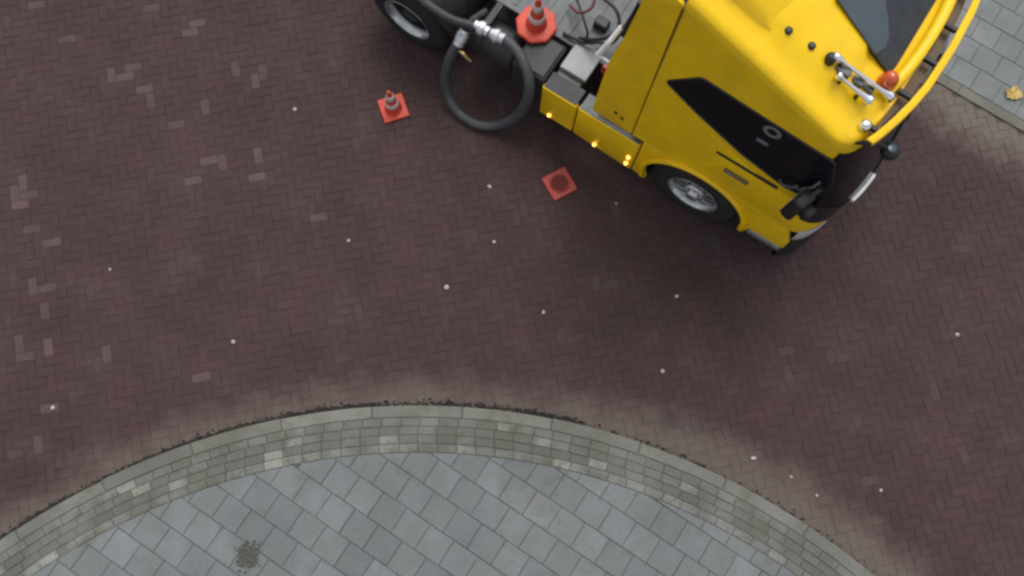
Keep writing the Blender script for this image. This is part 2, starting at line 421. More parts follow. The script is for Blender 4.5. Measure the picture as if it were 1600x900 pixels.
def clip(poly, cx, cy, R):
    d = max(math.hypot(p[0] - cx, p[1] - cy) for p in poly)
    if d <= R: return poly
    gx = sum(p[0] for p in poly) / len(poly) - cx; gy = sum(p[1] for p in poly) / len(poly) - cy
    g = math.hypot(gx, gy); nx, ny = gx / g, gy / g; off = R - .001; out = []
    for i in range(len(poly)):
        p, q = poly[i], poly[(i + 1) % len(poly)]
        dp = (p[0] - cx) * nx + (p[1] - cy) * ny - off; dq = (q[0] - cx) * nx + (q[1] - cy) * ny - off
        if dp <= 0: out.append(p)
        if dp * dq < 0: t = dp / (dp - dq); out.append((p[0] + (q[0] - p[0]) * t, p[1] + (q[1] - p[1]) * t))
    return out
def area(p): return .5 * abs(sum(p[i][0] * p[(i + 1) % len(p)][1] - p[(i + 1) % len(p)][0] * p[i][1] for i in range(len(p))))
def tile_tint():
    v = min(1.2, max(.8, rnd.gauss(1, .055))); w = rnd.gauss(0, .008); return (v * (1 + w), v, v * (1 - w))
VV, FF, TT2 = [], [], []
for i in range(-40, 40):
    for j in range(-40, 40):
        u0, v0 = i * TS + (j % 2) * TS / 2 + .07, j * TS + .11
        poly = [(u0 + TG / 2, v0 + TG / 2), (u0 + TS - TG / 2, v0 + TG / 2), (u0 + TS - TG / 2, v0 + TS - TG / 2), (u0 + TG / 2, v0 + TS - TG / 2)]
        poly = [(p[0] + rnd.uniform(-.0018, .0018), p[1] + rnd.uniform(-.0018, .0018)) for p in poly]
        poly = [(KC[0] + CY * p[0] - SY * p[1], KC[1] + SY * p[0] + CY * p[1]) for p in poly]
        mx = sum(p[0] for p in poly) / 4; my = sum(p[1] for p in poly) / 4
        if my < -4.2 or math.hypot(mx - KC[0], my - KC[1]) > R_IN + .2: continue
        poly = clip(poly, *KC, R_IN)
        if len(poly) < 3 or area(poly) < .004: continue
        z = KERB_H + rnd.uniform(-.003, .004)
        v_, f_ = stone_faces(poly, 0, z, .005)
        v_ = [(p[0], p[1], p[2] + (0 if p[2] < .01 else (p[0] - mx) * .0)) for p in v_]
        if in_view(mx, my, 60)[0]: add_piece('paving_tile', v_, f_, 'tile', pavement, tile_tint())
        else:
            n0 = len(VV); VV += v_; FF += [tuple(q + n0 for q in f) for f in f_]; TT2 += [tile_tint()] * len(f_)
me = bpy.data.meshes.new('outlying_paving'); me.from_pydata(VV, [], FF); me.materials.append(M['tile']); set_tint(me, lambda q: TT2[q])
obj('outlying_paving', me, None, pavement, kind='stuff')

# dirt and moss that lies along the foot of the kerb
def crumbs(n, place, rmin, rmax, seed):
    r = random.Random(seed); V, F = [], []
    for _ in range(n):
        x, y, z = place(r); s = r.uniform(rmin, rmax); k = r.randint(5, 7); n0 = len(V); a0 = r.uniform(0, 6); asp = r.uniform(.5, 1)
        for q in range(k):
            a = a0 + 2 * PI * q / k; rr = s * r.uniform(.7, 1.2); V.append((x + rr * math.cos(a), y + rr * asp * math.sin(a), z - .002))
        V.append((x, y, z + s * r.uniform(.15, .4)))
        F += [(n0 + q, n0 + (q + 1) % k, n0 + k) for q in range(k)]
    me = bpy.data.meshes.new('dirt'); me.from_pydata(V, [], F); return me
def at_kerb(r):
    while True:
        a = r.uniform(A0, A1); d = math.degrees(a)
        dens = .7 + .3 * math.sin(a * 23) if 80 < d < 162 else .06 + .05 * math.sin(a * 31)
        if 92 < d < 98: dens = .25
        if r.random() < dens: break
    rr = KR + abs(r.gauss(0, .022)) + .004; return KC[0] + rr * math.cos(a), KC[1] + rr * math.sin(a), 0.0
obj('kerb_dirt', crumbs(5200, at_kerb, .008, .026, 3), 'dirt', kind='stuff', label='dark dirt and moss lying along the foot of the round kerb', category='dirt')

def at_spot(r):
    p = px(388 + r.gauss(0, 7), 870 + r.gauss(0, 10), KERB_H); return p.x, p.y, KERB_H + .003
obj('moss_patch', crumbs(320, at_spot, .010, .026, 5), 'moss', kind='stuff', label='small dark moss patch on the grey tiles at the bottom left', category='moss')

# ------------------------------------------------------------------ far pavement beyond the truck
farp = empty('far_pavement', (TX, TY, 0), YAW); farp['kind'] = 'structure'
bed = obj('bed', grid([[(-12, FAR_Y + .1, .012), (14, FAR_Y + .1, .012)], [(-12, 14, .012), (14, 14, .012)]]), 'tile_joint', farp); set_tint(bed.data, (1, 1, 1))
for k in range(-4, 8):
    v = rnd.gauss(.95, .06)
    v_, f_ = stone_faces([(k + .003, FAR_Y), (k + .997, FAR_Y), (k + .997, FAR_Y + .12), (k + .003, FAR_Y + .12)], -.06, .02, .006)
    add_piece('kerb_stone', v_, f_, 'kerb', farp, (v * .95, v * .90, v * .84))
for i in range(-6, 24):
    for j in range(0, 16):
        u0, v0 = i * TS + (j % 2) * TS / 2, FAR_Y + .125 + j * TS
        w = t2w((u0 + .15, v0 + .15, 0))
        if not in_view(w.x, w.y, 160)[0]: continue
        v_, f_ = stone_faces([(u0 + TG / 2, v0 + TG / 2), (u0 + TS - TG / 2, v0 + TG / 2), (u0 + TS - TG / 2, v0 + TS - TG / 2), (u0 + TG / 2, v0 + TS - TG / 2)], -.02, .02 + rnd.uniform(-.003, .003), .005)
        add_piece('paving_tile', v_, f_, 'tile', farp, tuple(1.08 * q for q in tile_tint()))

# ------------------------------------------------------------------ the truck (local axes: x ahead, y to its left, z up)
truck = empty('truck', (TX, TY, 0), YAW, label='yellow cab-over truck with black side window, orange roof beacon and lit side lamps', category='truck')
XR, Z0 = -.86, 1.10
def zsh(x): return 2.93 + .395 * max(0.0, .72 - x) - .25 * max(0, x - .72) if x > -1.3 else 3.73
def lerp(a, b, t): return a + (b - a) * t
def table(v, t):
    for (a, x), (b, y) in zip(t, t[1:]):
        if v <= b: return lerp(x, y, (v - a) / (b - a))
    return t[-1][1]
def halfw(v): return table(v, [(0, 1.25), (.25, 1.25), (1, 1.215)])
def xcor(v): return table(v, [(0, .86), (.42, .84), (1, .52)])
def xfro(v): return table(v, [(0, 1.30), (.42, 1.27), (1, .93)])
NS, NF = 16, 40
def S(u, v, out=0.0):
    """u 0..1 right side rear to front corner, 1..3 round the front, 3..4 left side; v 0..1 from sill to shoulder."""
    def plan(u, v):
        w, xc, xf = halfw(v), xcor(v), xfro(v)
        if u <= 1: return Vector((lerp(XR, xc, u), -w, 0))
        if u >= 3: return Vector((lerp(XR, xc, 4 - u), w, 0))
        t = (u - 1) / 2 * PI; n = 3.6                             # 0 at right corner, pi at left corner
        c, s = math.cos(t), math.sin(t)
        return Vector((xc + (xf - xc) * abs(s) ** (2 / n), -w * math.copysign(abs(c) ** (2 / n), c), 0))
    p = plan(u, v); top = plan(u, 1.0)
    z = Z0 + v * (zsh(top.x) - Z0)
    if out:
        e = .004; q = plan(min(4, u + e), v) - plan(max(0, u - e), v)
        nn = Vector((q.y, -q.x, 0)).normalized(); p += nn * out
    return Vector((p.x, p.y, z))
US = [k / NS for k in range(NS)] + [1 + 2 * k / NF for k in range(NF)] + [3 + k / NS for k in range(NS + 1)]
VS = [0, .06, .15, .25, .35, .42, .46, .6, .75, .88, .96, 1.0]
rows = [[S(u, v) for u in US] for v in VS]
for ins, upz in ((.012, .022), (.03, .04), (.06, .054), (.12, .05), (.2, .062), (.26, .105), (.34, .125), (.55, .14), (.8, .148), (1.0, .15)):
    row = []
    for u in US:
        p = S(u, 1.0); k = ins
        row.append(Vector((XR + (p.x - XR) * (1 - min(.10, k * .12) * (1 if 1 < u < 3 else .6)), p.y * (1 - k), p.z + upz * (1 if p.x < .6 else .75))))
    rows.append(row)
cabm = grid(rows)
bk = [[S(0, v).x, S(0, v).y, S(0, v).z] for v in VS]
rear = bmesh.new(); rv = [rear.verts.new(p[0]) for p in rows] + [rear.verts.new(p[-1]) for p in rows[::-1][1:]]
rear.faces.new(rv); merge(cabm, rear)
bmesh.ops.remove_doubles(cabm, verts=cabm.verts[:], dist=.0005); bmesh.ops.recalc_face_normals(cabm, faces=cabm.faces[:])
cab = sharp(obj('cab', cabm, 'yellow', truck), 40)
def sidey(x, z, out=.004):
    v = (z - Z0) / (zsh(x) - Z0); return -halfw(max(0, min(1, v))) - out
def side_poly(pts, out=.004, sgn=1): return [(x, sgn * sidey(x, z, out), z) for x, z in pts]
def rounded(pts, r=.04, n=4):
    out = []; L = len(pts)
    for i in range(L):
        a, b, c = Vector(pts[i - 1]), Vector(pts[i]), Vector(pts[(i + 1) % L])
        d1 = (a - b); d2 = (c - b); k = min(r, d1.length * .45, d2.length * .45); p, q = b + d1.normalized() * k, b + d2.normalized() * k
        for j in range(n + 1):
            t = j / n; w = p * (1 - t) ** 2 + b * 2 * t * (1 - t) + q * t * t; out.append((w.x, w.y))
    return out
def rp(pts, z=None):                                              # photo pixels on the cab's right wall
    out = []
    for a, b in pts:
        d0 = ptk(a, b, 0); d1 = ptk(a, b, 3.0); y = -1.245
        for _ in range(4):
            t = (y - d0.y) / (d1.y - d0.y); p = d0.lerp(d1, t); y = sidey(p.x, p.z, 0)
        out.append((p.x, p.z))
    return out
# side glass: one long dark panel that ends in a point towards the rear
glass_outline = rp([(1041, 126), (1098, 121), (1200, 187), (1306, 254), (1300, 290), (1262, 308), (1225, 290), (1160, 240), (1090, 176)])
win = obj('side_window', plate(side_poly(rounded(glass_outline, .05)), .02, .003), 'glass', truck)
ring = rp([(1207, 206)])[0]
rg = bmesh.new()
rg = lathe([(.045, 0), (.062, -.003), (.078, -.003), (.086, 0)], 24, 'y', (ring[0], sidey(*ring, .006), ring[1]), rg, cap=False)
obj('window_emblem', rg, 'ring', win)
r2 = rp([(1192, 222)])[0]
obj('window_emblem', box(r2[0] - .06, r2[0] + .05, sidey(*r2, .008), sidey(*r2, .003), r2[1] - .02, r2[1] + .03, .002, 1), 'ring', win)
# rubber frame round the glass
fr = [Vector((x, sidey(x, z, .006), z)) for x, z in rounded(glass_outline, .05)]
obj('window_seal', tube(fr + [fr[0], fr[1]], .011, 6), 'black', win)
lw = obj('side_window', plate([(x, -y - .02, z) for x, y, z in side_poly(rounded(glass_outline, .05))], .02, .003), 'glass', truck)
# door, moulding strip and handle
dl = rp([(1110, 207), (1160, 253), (1222, 303), (1262, 322)])
door_out = [(dl[0][0], 1.16), (.90, 1.16), (.88, dl[3][1])] + dl[::-1]
for sg in (1, -1):
    pts = rounded(door_out, .05)
    pl = side_poly(pts, .007)
    dm = plate(pl, .012, .006) if sg == 1 else plate([(x, -y - .012, z) for x, y, z in pl], .012, .006)
    door = sharp(obj('door', dm, 'yellow', truck), 35)
    if sg == 1:
        a, b = rp([(1122, 235), (1216, 291)]); mp = [a, b, (b[0] + .01, b[1] - .05), (a[0] - .01, a[1] - .035)]
        obj('moulding', plate(side_poly(mp, .016), .01, .003), 'black', door)
        h0 = rp([(1133, 262)])[0]; h1 = rp([(1172, 283)])[0]
        hb = box(h0[0], h1[0], -1.25 - .035, -1.25 - .012, h0[1] - .03, h0[1] + .025, .01, 3)
        obj('handle', hb, 'brown', door)
        obj('grip', box(h0[0] + .03, h0[0] + .10, -1.25 - .042, -1.25 - .034, h0[1] - .012, h0[1] + .02, .003, 2), 'galv', door)
# seam where the cab ends and the rear fairing begins
fair_y = lambda x, z: -1.25 + (.02 * max(0, (z - 1.5) / 2)) + .012 * max(0, -(x + .9))
for sg in (1, -1):
    out = [(-.875, 1.085), (-.875, zsh(-.86) - .02), (-1.17, zsh(-.86) + .10), (-1.195, 3.25), (-1.25, 2.66), (-1.32, 2.15), (-1.345, 1.4), (-1.35, 1.085)]
    q = rounded(out, .03)
    pl = [(x, fair_y(x, z), z) for x, z in q]
    pm = plate(pl, .03, .01) if sg == 1 else plate([(x, -y - .03, z) for x, y, z in pl], .03, .01)
    fairing = sharp(obj('rear_fairing', pm, 'yellow', truck), 35)
    if sg == 1:
        edge = [Vector((x, fair_y(x, z) + .02, z)) for x, z in ((-1.205, 3.25), (-1.262, 2.68))]
        obj('edge_trim', tube(edge, .022, 8), 'black', fairing)
        wr = [ptk(971, 42, 2.42), ptk(952, 66, 2.30), ptk(934, 86, 2.12)]
        obj('white_rail', tube(wr, .026, 10), 'white', fairing)
        obj('rail_bracket', tube([wr[0], (-1.19, wr[0].y - .02, 2.42), (-1.17, -1.2, 2.42)], .014, 6), 'black', fairing)
        obj('rail_bracket', tube([wr[2], (-1.25, wr[2].y, 2.12), (-1.22, -1.2, 2.12)], .014, 6), 'white', fairing)
        obj('red_marker', box(-1.37, -1.31, -1.235, -1.19, 1.9, 2.02, .012), 'red_lens', fairing)
        obj('lock', lathe([(.0, -.010), (.02, -.010), (.022, 0)], 12, 'y', (-1.02, -1.252, 1.32)), 'seam', fairing)
        obj('lock', lathe([(.0, -.012), (.02, -.012), (.022, 0)], 12, 'y', (-1.1, -1.252, 1.36)), 'seam', fairing)
obj('cab_seam', box(-.874, -.861, -1.235, 1.235, 1.12, 3.5, 0), 'seam', truck)
# roof deflector joining the fairings over the back of the roof
rows = []
for x, dz in ((-.10, -.03), (-.22, .05), (-.4, .10), (-.62, .12), (-.865, .13), (-1.15, .15)):
    zz = zsh(max(x, -.86)) + .115
    rows.append([Vector((x - .12 * abs(t) ** 3, t * 1.02, zz + dz * (1 - abs(t) ** 8) - (.16 if abs(t) == 1 else 0))) for t in [k / 14 - 1 for k in range(29)]])
dfm = grid(rows); bmesh.ops.recalc_face_normals(dfm, faces=dfm.faces[:])
sharp(obj('roof_deflector', dfm, 'yellow', truck), 50)

# windscreen and black pillars
wsv = [.42, .48, .56, .66, .76, .86, .93]
usw = [.985, 1.0] + [1 + 2 * k / NF for k in range(1, NF)] + [3.0, 3.015]
def row_us(v):                                                    # each row of glass starts behind the pillar at x = .76
    u = next(1 + j / 400 for j in range(400) if S(1 + j / 400, v).x > .76)
    return [u + (4 - 2 * u) * k / 40 for k in range(41)]
wsm = grid([[S(u, v, .008) for u in row_us(v)] for v in wsv]); bmesh.ops.recalc_face_normals(wsm, faces=wsm.faces[:])
ws = obj('windscreen', wsm, 'glass', truck, smooth=True)
for k, y in enumerate((-.75, 0.05)):
    def onglass(yy, v):
        return min((S(u, v, .02) for u in [1 + j / 100 for j in range(201)]), key=lambda p: abs(p.y - yy))
    obj('wiper', tube([onglass(y, .40), onglass(y + .28, .46), onglass(y + .62, .5)], .012, 6), 'black', ws)
obj('front_panel', grid([[S(u, v, .012) for u in usw[2:-2]] for v in (.2, .435)]), 'black', truck, smooth=True)
obj('front_trim', tube([S(u, .415, .02) for u in [q for q in [1.02 + k * .01 for k in range(100)] if -1.0 < S(q, .415).y < -.66]], .022, 8), 'white', truck)
# roof front lip, sun visor
lip = [Vector((.84 + .07 * (1 - (t * t)), t * .66, 3.045 - .05 * abs(t) ** 6)) for t in [k / 12 - 1 for k in range(25)]]
obj('roof_lip', grid([[p + Vector((dx, 0, dz)) for p in lip] for dx, dz in ((-.085, -.03), (-.075, .02), (-.04, .03), (.0, .02), (.01, -.03), (.0, -.10))]), 'yellow', truck, smooth=True)
vis = []
VP = [(0, 1.075), (.4, 1.06), (.6, 1.03), (.8, .985), (1.0, .925), (1.08, .89)]
def visx(y): return table(abs(y), VP)
ys = [-1.08 + 2.16 * k / 36 for k in range(37)]
vm = grid([[Vector((visx(y) + dx, y, 2.98 + dz)) for y in ys] for dx, dz in ((-.036, .004), (-.03, .016), (.0, .014), (.026, .0), (.036, -.03), (.036, -.075), (.026, -.075), (.025, -.03), (.018, -.008), (-.03, -.004), (-.036, .004))])
endcaps = vm
bmesh.ops.recalc_face_normals(vm, faces=vm.faces[:])
visor = sharp(obj('sun_visor', vm, 'yellow', truck), 40)
for y in (-.95, -.55, -.18, .18, .55, .95):
    obj('bracket', box(visx(y) - .17, visx(y) - .03, y - .02, y + .02, 2.93, 2.975, .006), 'black', visor)
obj('visor_edge', tube([(visx(y) + .033, y, 2.90) for y in ys], .012, 6), 'black', visor)
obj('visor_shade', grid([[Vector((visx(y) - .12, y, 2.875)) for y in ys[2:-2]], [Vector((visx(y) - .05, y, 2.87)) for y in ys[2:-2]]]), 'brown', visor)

def roofz(x, y):
    hit = cab.ray_cast(Vector((x, y, 6)), Vector((0, 0, -1)))
    return hit[1].z if hit[0] else zsh(x) + .1
bpy.context.view_layer.update()
def on_roof(pxl):
    z = 3.15
    for _ in range(8): p = ptk(*pxl, z); z = roofz(p.x, p.y)
    return Vector((p.x, p.y, z))
# roof hatch: grey glass panel in a black tray that reaches to the front lip
h0 = on_roof((1290, 14)); h1 = on_roof((1396, 98))
hy = h0.y * .5 + h1.y * .5
tz = roofz(.4, 0)
xs = [-.12 + .06 * k for k in range(16)]
def roof_patch(x0, x1, y0, y1, lift, nx=10, ny=12):
    return grid([[Vector((lerp(x0, x1, i / nx), lerp(y0, y1, j / ny), roofz(lerp(x0, x1, i / nx), lerp(y0, y1, j / ny)) + lift)) for j in range(ny + 1)] for i in range(nx + 1)])
za, zb = roofz(0.0, 0.0) + .025, roofz(.72, 0.0) + .035
zt = lambda x: lerp(za, zb, x / .72)
def slab(poly, lift, depth):
    bm = bmesh.new(); f = [bm.verts.new((x, y, zt(x) + lift)) for x, y in poly]; g_ = [bm.verts.new((x, y, zt(x) + lift - depth)) for x, y in poly]
    bm.faces.new(f)
    for i in range(len(f)): bm.faces.new((f[i], g_[i], g_[(i + 1) % len(f)], f[(i + 1) % len(f)]))
    bmesh.ops.recalc_face_normals(bm, faces=bm.faces[:]); bmesh.ops.triangulate(bm, faces=[q for q in bm.faces if len(q.verts) > 4]); return bm
def half(pts):                                                    # mirror a right-hand outline about the roof's middle
    return pts + [(x, -y) for x, y in pts[::-1]]
hz = 3.16
hp_ = [ptk(a, b, hz) for a, b in ((1290, 13), (1343, 55), (1398, 101), (1412, 92))]
side_run = [(p.x, p.y) for p in hp_[:3]]
tray = obj('hatch_tray', slab(half([(side_run[0][0] - .01, side_run[0][1]), side_run[1], (side_run[2][0] + .02, side_run[2][1]), (.76, side_run[2][1] + .1)]), 0, .12), 'tray', truck)
gp = [ptk(a, b, hz) for a, b in ((1293, 18), (1340, 56), (1372, 81), (1388, 70), (1393, 52), (1388, 28), (1376, -4))]
obj('hatch_glass', slab(half([(p.x, p.y) for p in gp]), .018, .03), 'hatch', tray)
# air horns, vents, beacon, marker lamp
for (a, b) in (((1298, 92), (1386, 158)), ((1303, 122), (1352, 163))):
    p, q = on_roof(a), on_roof(b); p.z += .06; q.z += .07; d = (q - p)
    pts = [p + d * t for t in (0, .05, .1, .2, .45, .7, .86, .95, 1)]
    hn = obj('air_horn', tube(pts, [.03, .034, .03, .016, .017, .021, .028, .04, .052], 14), 'chrome', truck, smooth=True)
    for t in (.15, .7):
        c = p + d * t; obj('bracket', box(c.x - .015, c.x + .015, c.y - .02, c.y + .02, roofz(c.x, c.y) - .01, c.z - .01, .003), 'black', hn)
p = on_roof((1296, 94)); obj('horn_base', lathe([(.045, -.02), (.045, .05), (.03, .07)], 14, 'z', p), 'black', truck, smooth=True)
p, q = on_roof((1310, 112)), on_roof((1372, 150))
for k, (a, b) in enumerate((((1316, 112), .05), ((1336, 127), .05), ((1354, 138), .045))):
    c = on_roof(a); obj('horn_plate', box(c.x - b * 1.3, c.x + b * 1.3, c.y - .03, c.y + .03, c.z - .02, c.z + .035, .008), 'steel', truck)
for a in ((1232, 48), (1268, 72)):
    c = on_roof(a); obj('roof_bolt', lathe([(.032, -.01), (.032, .012), (.02, .022), (0, .024)], 14, 'z', c), 'black', truck)
c = on_roof((1383, 131))
bc = obj('beacon', lathe([(.075, 0), (.08, .02), (.076, .05), (.07, .09), (.06, .12), (.04, .145), (.015, .155), (0, .156)], 24, 'z', c), 'orange_lens', truck, smooth=True)
obj('beacon_base', lathe([(.09, -.05), (.092, .012), (.078, .022)], 24, 'z', c), 'amber_dim', bc, smooth=True)
c = on_roof((1349, 198))
mk = obj('marker_lamp', lathe([(.05, -.03), (.052, .03), (.045, .055), (.025, .07), (0, .074)], 18, 'z', c), 'chrome', truck, smooth=True)

# lower front: corner panels, bumper, headlamp, step
def low(u, z, out=0.0, ins=0.0):
    p = S(u, 0, out); return Vector((p.x - ins * (1 if 1 < u < 3 else 0), p.y * (1 - ins * .4), z))
usf = [1.0 + 2 * k / NF for k in range(NF + 1)]
ub = next(1 + j / 400 for j in range(400) if S(1 + j / 400, 0).x > 1.06)
usb = [ub + (4 - 2 * ub) * k / 40 for k in range(41)]
bp_ = grid([[low(u, z, o_, 0) for u in usb] for z, o_ in ((1.098, -.03), (.93, -.03), (.90, .01), (.86, .02), (.62, .03), (.58, .06), (.42, .07), (.34, .05), (.33, -.1))])
bmesh.ops.recalc_face_normals(bp_, faces=bp_.faces[:])
bumper = sharp(obj('bumper', bp_, 'black', truck), 40)
for us in ([ub + .01 + .028 * k for k in range(15)], [3.99 - ub - .028 * k for k in range(15)]):
    hb = grid([[low(u, z, o_) for u in us] for z, o_ in ((1.16, .004), (1.14, .016), (1.05, .022), (.96, .026), (.91, .024), (.90, -.03))]); bmesh.ops.recalc_face_normals(hb, faces=hb.faces[:])
    obj('headlight', hb, 'lens', truck, smooth=True)
# wheel arch panels with a flared lip
def arch_pts(r, a0, a1, n=20): return [(r * math.cos(lerp(a0, a1, k / n)), .53 + r * math.sin(lerp(a0, a1, k / n))) for k in range(n + 1)]
arch = arch_pts(.60, math.radians(205), math.radians(-8))
out = [(-.72, 1.09), (-.72, .30), (-.56, .26)] + arch + [(.66, .40), (.70, .60), (1.10, .60), (1.09, .85), (.99, 1.09)]
for sg in (1, -1):
    pl = [(x, -1.255, z) for x, z in out]
    pm = plate(pl, .05, .008) if sg == 1 else plate([(x, 1.205, z) for x, z in out], .05, .008)
    ap = sharp(obj('wheel_arch', pm, 'yellow', truck), 35)
    lipc = [Vector((x, -1.262 * sg, z)) for x, z in arch_pts(.625, math.radians(200), math.radians(-4), 28)]
    obj('arch_lip', tube(lipc, .032, 8), 'yellow', ap, smooth=True)
    # inner arch liner
    al = grid([[Vector((x, y * sg, z)) for x, z in arch_pts(.605, math.radians(208), math.radians(-10))] for y in (-1.21, -.75)])
    obj('arch_liner', al, 'black', ap)
    st = obj('step', box(.70, 1.11, (-1.27 if sg == 1 else 1.0), (-1.0 if sg == 1 else 1.27), .50, .597, .015), 'galv', truck)
    obj('step_tread', box(.73, 1.08, (-1.276 if sg == 1 else 1.02), (-1.02 if sg == 1 else 1.276), .52, .575, .006), 'steel', st)
    obj('lower_step', box(.72, 1.13, (-1.2 if sg == 1 else .9), (-.9 if sg == 1 else 1.2), .30, .49, .02), 'black', truck)
# mirrors: main arm on the door pillar, wide one above the front corner
def shell(cx, cy, cz, sx, sy, sz, rz=0.0):
    bm = box(-sx, sx, -sy, sy, -sz, sz, min(sx, sy, sz) * .6, 3); bmesh.ops.rotate(bm, verts=bm.verts, matrix=Matrix.Rotation(rz, 3, 'Z')); bmesh.ops.translate(bm, verts=bm.verts, vec=(cx, cy, cz)); return bm
for sg in (-1, 1):
    mm = obj('mirror', shell(.80, sg * 1.40, 2.03, .065, .10, .20, sg * .3), 'black', truck, smooth=True)
    obj('mirror_arm', tube([(.84, sg * 1.2, 2.25), (.86, sg * 1.3, 2.28), (.82, sg * 1.39, 2.2)], .022, 8), 'black', mm)
    obj('mirror_arm', tube([(.86, sg * 1.22, 1.74), (.88, sg * 1.33, 1.72), (.82, sg * 1.39, 1.86)], .022, 8), 'black', mm)
    obj('mirror_glass', shell(.733, sg * 1.40, 2.03, .004, .08, .17, sg * .3), 'ring', mm)
    obj('wide_mirror', shell(.93, sg * 1.33, 1.86, .06, .07, .07, sg * .2), 'black', mm, smooth=True)
fm = ptk(1393, 234, 2.62)
mm = obj('front_mirror', lathe([(0, .04), (.04, .037), (.07, .02), (.08, 0), (.078, -.05), (.07, -.06), (0, -.062)], 20, 'z', fm), 'black', truck, smooth=True)
obj('mirror_arm', tube([fm + Vector((0, 0, -.01)), fm + Vector((-.12, -.06, .08)), (.80, -1.1, 2.9)], .02, 8), 'black', mm)
obj('mirror_glass', lathe([(0, .044), (.03, .043), (.045, .038)], 16, 'z', fm + Vector((-.01, -.01, 0))), 'hatch', mm, smooth=True)
obj('grab_handle', tube([(.70, -1.27, 2.02), (.74, -1.3, 2.1), (.80, -1.3, 2.25), (.82, -1.26, 2.34)], .014, 8), 'steel', truck)
obj('grab_handle', tube([(.55, -1.27, 1.99), (.60, -1.29, 1.98), (.68, -1.29, 2.03), (.71, -1.26, 2.06)], .012, 8), 'steel', truck)

# side skirt behind the front wheel: two panels with lit lamps
for sg in (1, -1):
    for x0, x1 in ((-1.94, -1.515), (-1.495, -.735)):
        xs_ = [x0, x1]
        poly = rounded([(x0, .36), (x1, .30 if x1 > -1 else .36), (x1, 1.0), (x0, 1.0)], .02)
        pm = plate([(x, -1.275, z) for x, z in poly], .05, .014) if sg == 1 else plate([(x, 1.225, z) for x, z in poly], .05, .014)
        sk = sharp(obj('side_skirt', pm, 'yellow', truck), 35)
        obj('skirt_ledge', box(x0 + .01, x1 - .01, (-1.262 if sg == 1 else 1.06), (-1.06 if sg == 1 else 1.262), .985, 1.004, .004), 'steel' if x0 > -1.5 else 'chassis', sk)
        if sg == 1:
            for lx, lz in ([(-1.81, .44)] if x0 < -1.6 else [(-1.21, .40), (-.80, .60), (-.80, .42)]):
                obj('side_lamp', lathe([(.0, -.026), (.014, -.023), (.021, -.01), (.023, .0)], 14, 'y', (lx, -1.275, lz)), 'amber', sk)
    obj('entry_step', box(-1.29, -.80, (-1.2 if sg == 1 else .8), (-.8 if sg == 1 else 1.2), 1.01, 1.06, .01), 'galv', truck)

# chassis: rails, cross members, deck, boxes, tank
for y in (-.40, .40): obj('chassis_rail', box(-4.9, 1.05, y - .04, y + .04, .70, .98, .012), 'chassis', truck)
for x in (-4.85, -4.2, -3.3, -2.4, -1.5, .2): obj('cross_member', box(x - .05, x + .05, -.36, .36, .74, .93, .01), 'chassis', truck)
deck = obj('deck_plate', box(-2.95, -1.42, -.72, .72, 1.0, 1.035, .006), 'steel', truck)
for k in range(9): obj('tread_bar', box(-2.9 + k * .165, -2.83 + k * .165, -.66, .66, 1.035, 1.043, .003, 1), 'steel', deck)
obj('engine_cover', box(-1.40, -.95, -.55, .55, .75, 1.5, .06, 3), 'chassis', truck)
obj('cab_back_plate', box(-.93, -.875, -1.05, 1.05, 1.0, 3.2, .02), 'black', truck)
for sg in (-1, 1):
    y0, y1 = sorted((sg * 1.22, sg * .74))
    bx = obj('battery_box', box(-1.90, -1.60, y0, y1, .45, .99, .02), 'steel', truck)
    obj('box_lid', box(-1.90, -1.58, *sorted((sg * 1.0, sg * .62)), 1.0, 1.055, .012), 'galv', bx)
    bt = obj('tool_box', box(-2.36, -1.95, y0, y1, .42, 1.0, .03), 'chassis', truck)
    obj('box_lid', box(-2.33, -1.98, y0 + .03, y1 - .03, 1.0, 1.02, .01), 'chassis', bt)
    tank = obj('air_tank', lathe([(0, -3.02), (.1, -3.015), (.19, -2.98), (.215, -2.92), (.215, -2.46), (.19, -2.42), (.1, -2.39), (0, -2.385)], 28, 'x', (0, sg * .95, .68)), 'chassis', truck, smooth=True)
    for x in (-2.85, -2.55): obj('tank_strap', lathe([(.222, x - .02), (.222, x + .02)], 28, 'x', (0, sg * .95, .68), cap=False), 'chassis', tank)
    obj('tank_bracket', box(-2.9, -2.5, *sorted((sg * .44, sg * .76)), .6, .72, .01), 'chassis', tank)
# pipe with couplings above the tank
pp = [ptk(660, 2, 1.12), ptk(700, 28, 1.10), ptk(735, 40, 1.09), ptk(752, 45, 1.09)]
pipe = obj('suction_pipe', tube(catmull(pp, 5), .05, 12), 'chassis', truck, smooth=True)
a = ptk(742, 39, 1.09); b = ptk(764, 51, 1.09)
obj('coupling', tube([a, a.lerp(b, .3), a.lerp(b, .35), a.lerp(b, .7), a.lerp(b, .72), b], [.06, .06, .085, .085, .06, .06], 16), 'alloy', pipe)
obj('pipe_bracket', box(-2.86, -2.78, -1.1, -.44, .96, 1.03, .008), 'chassis', pipe)

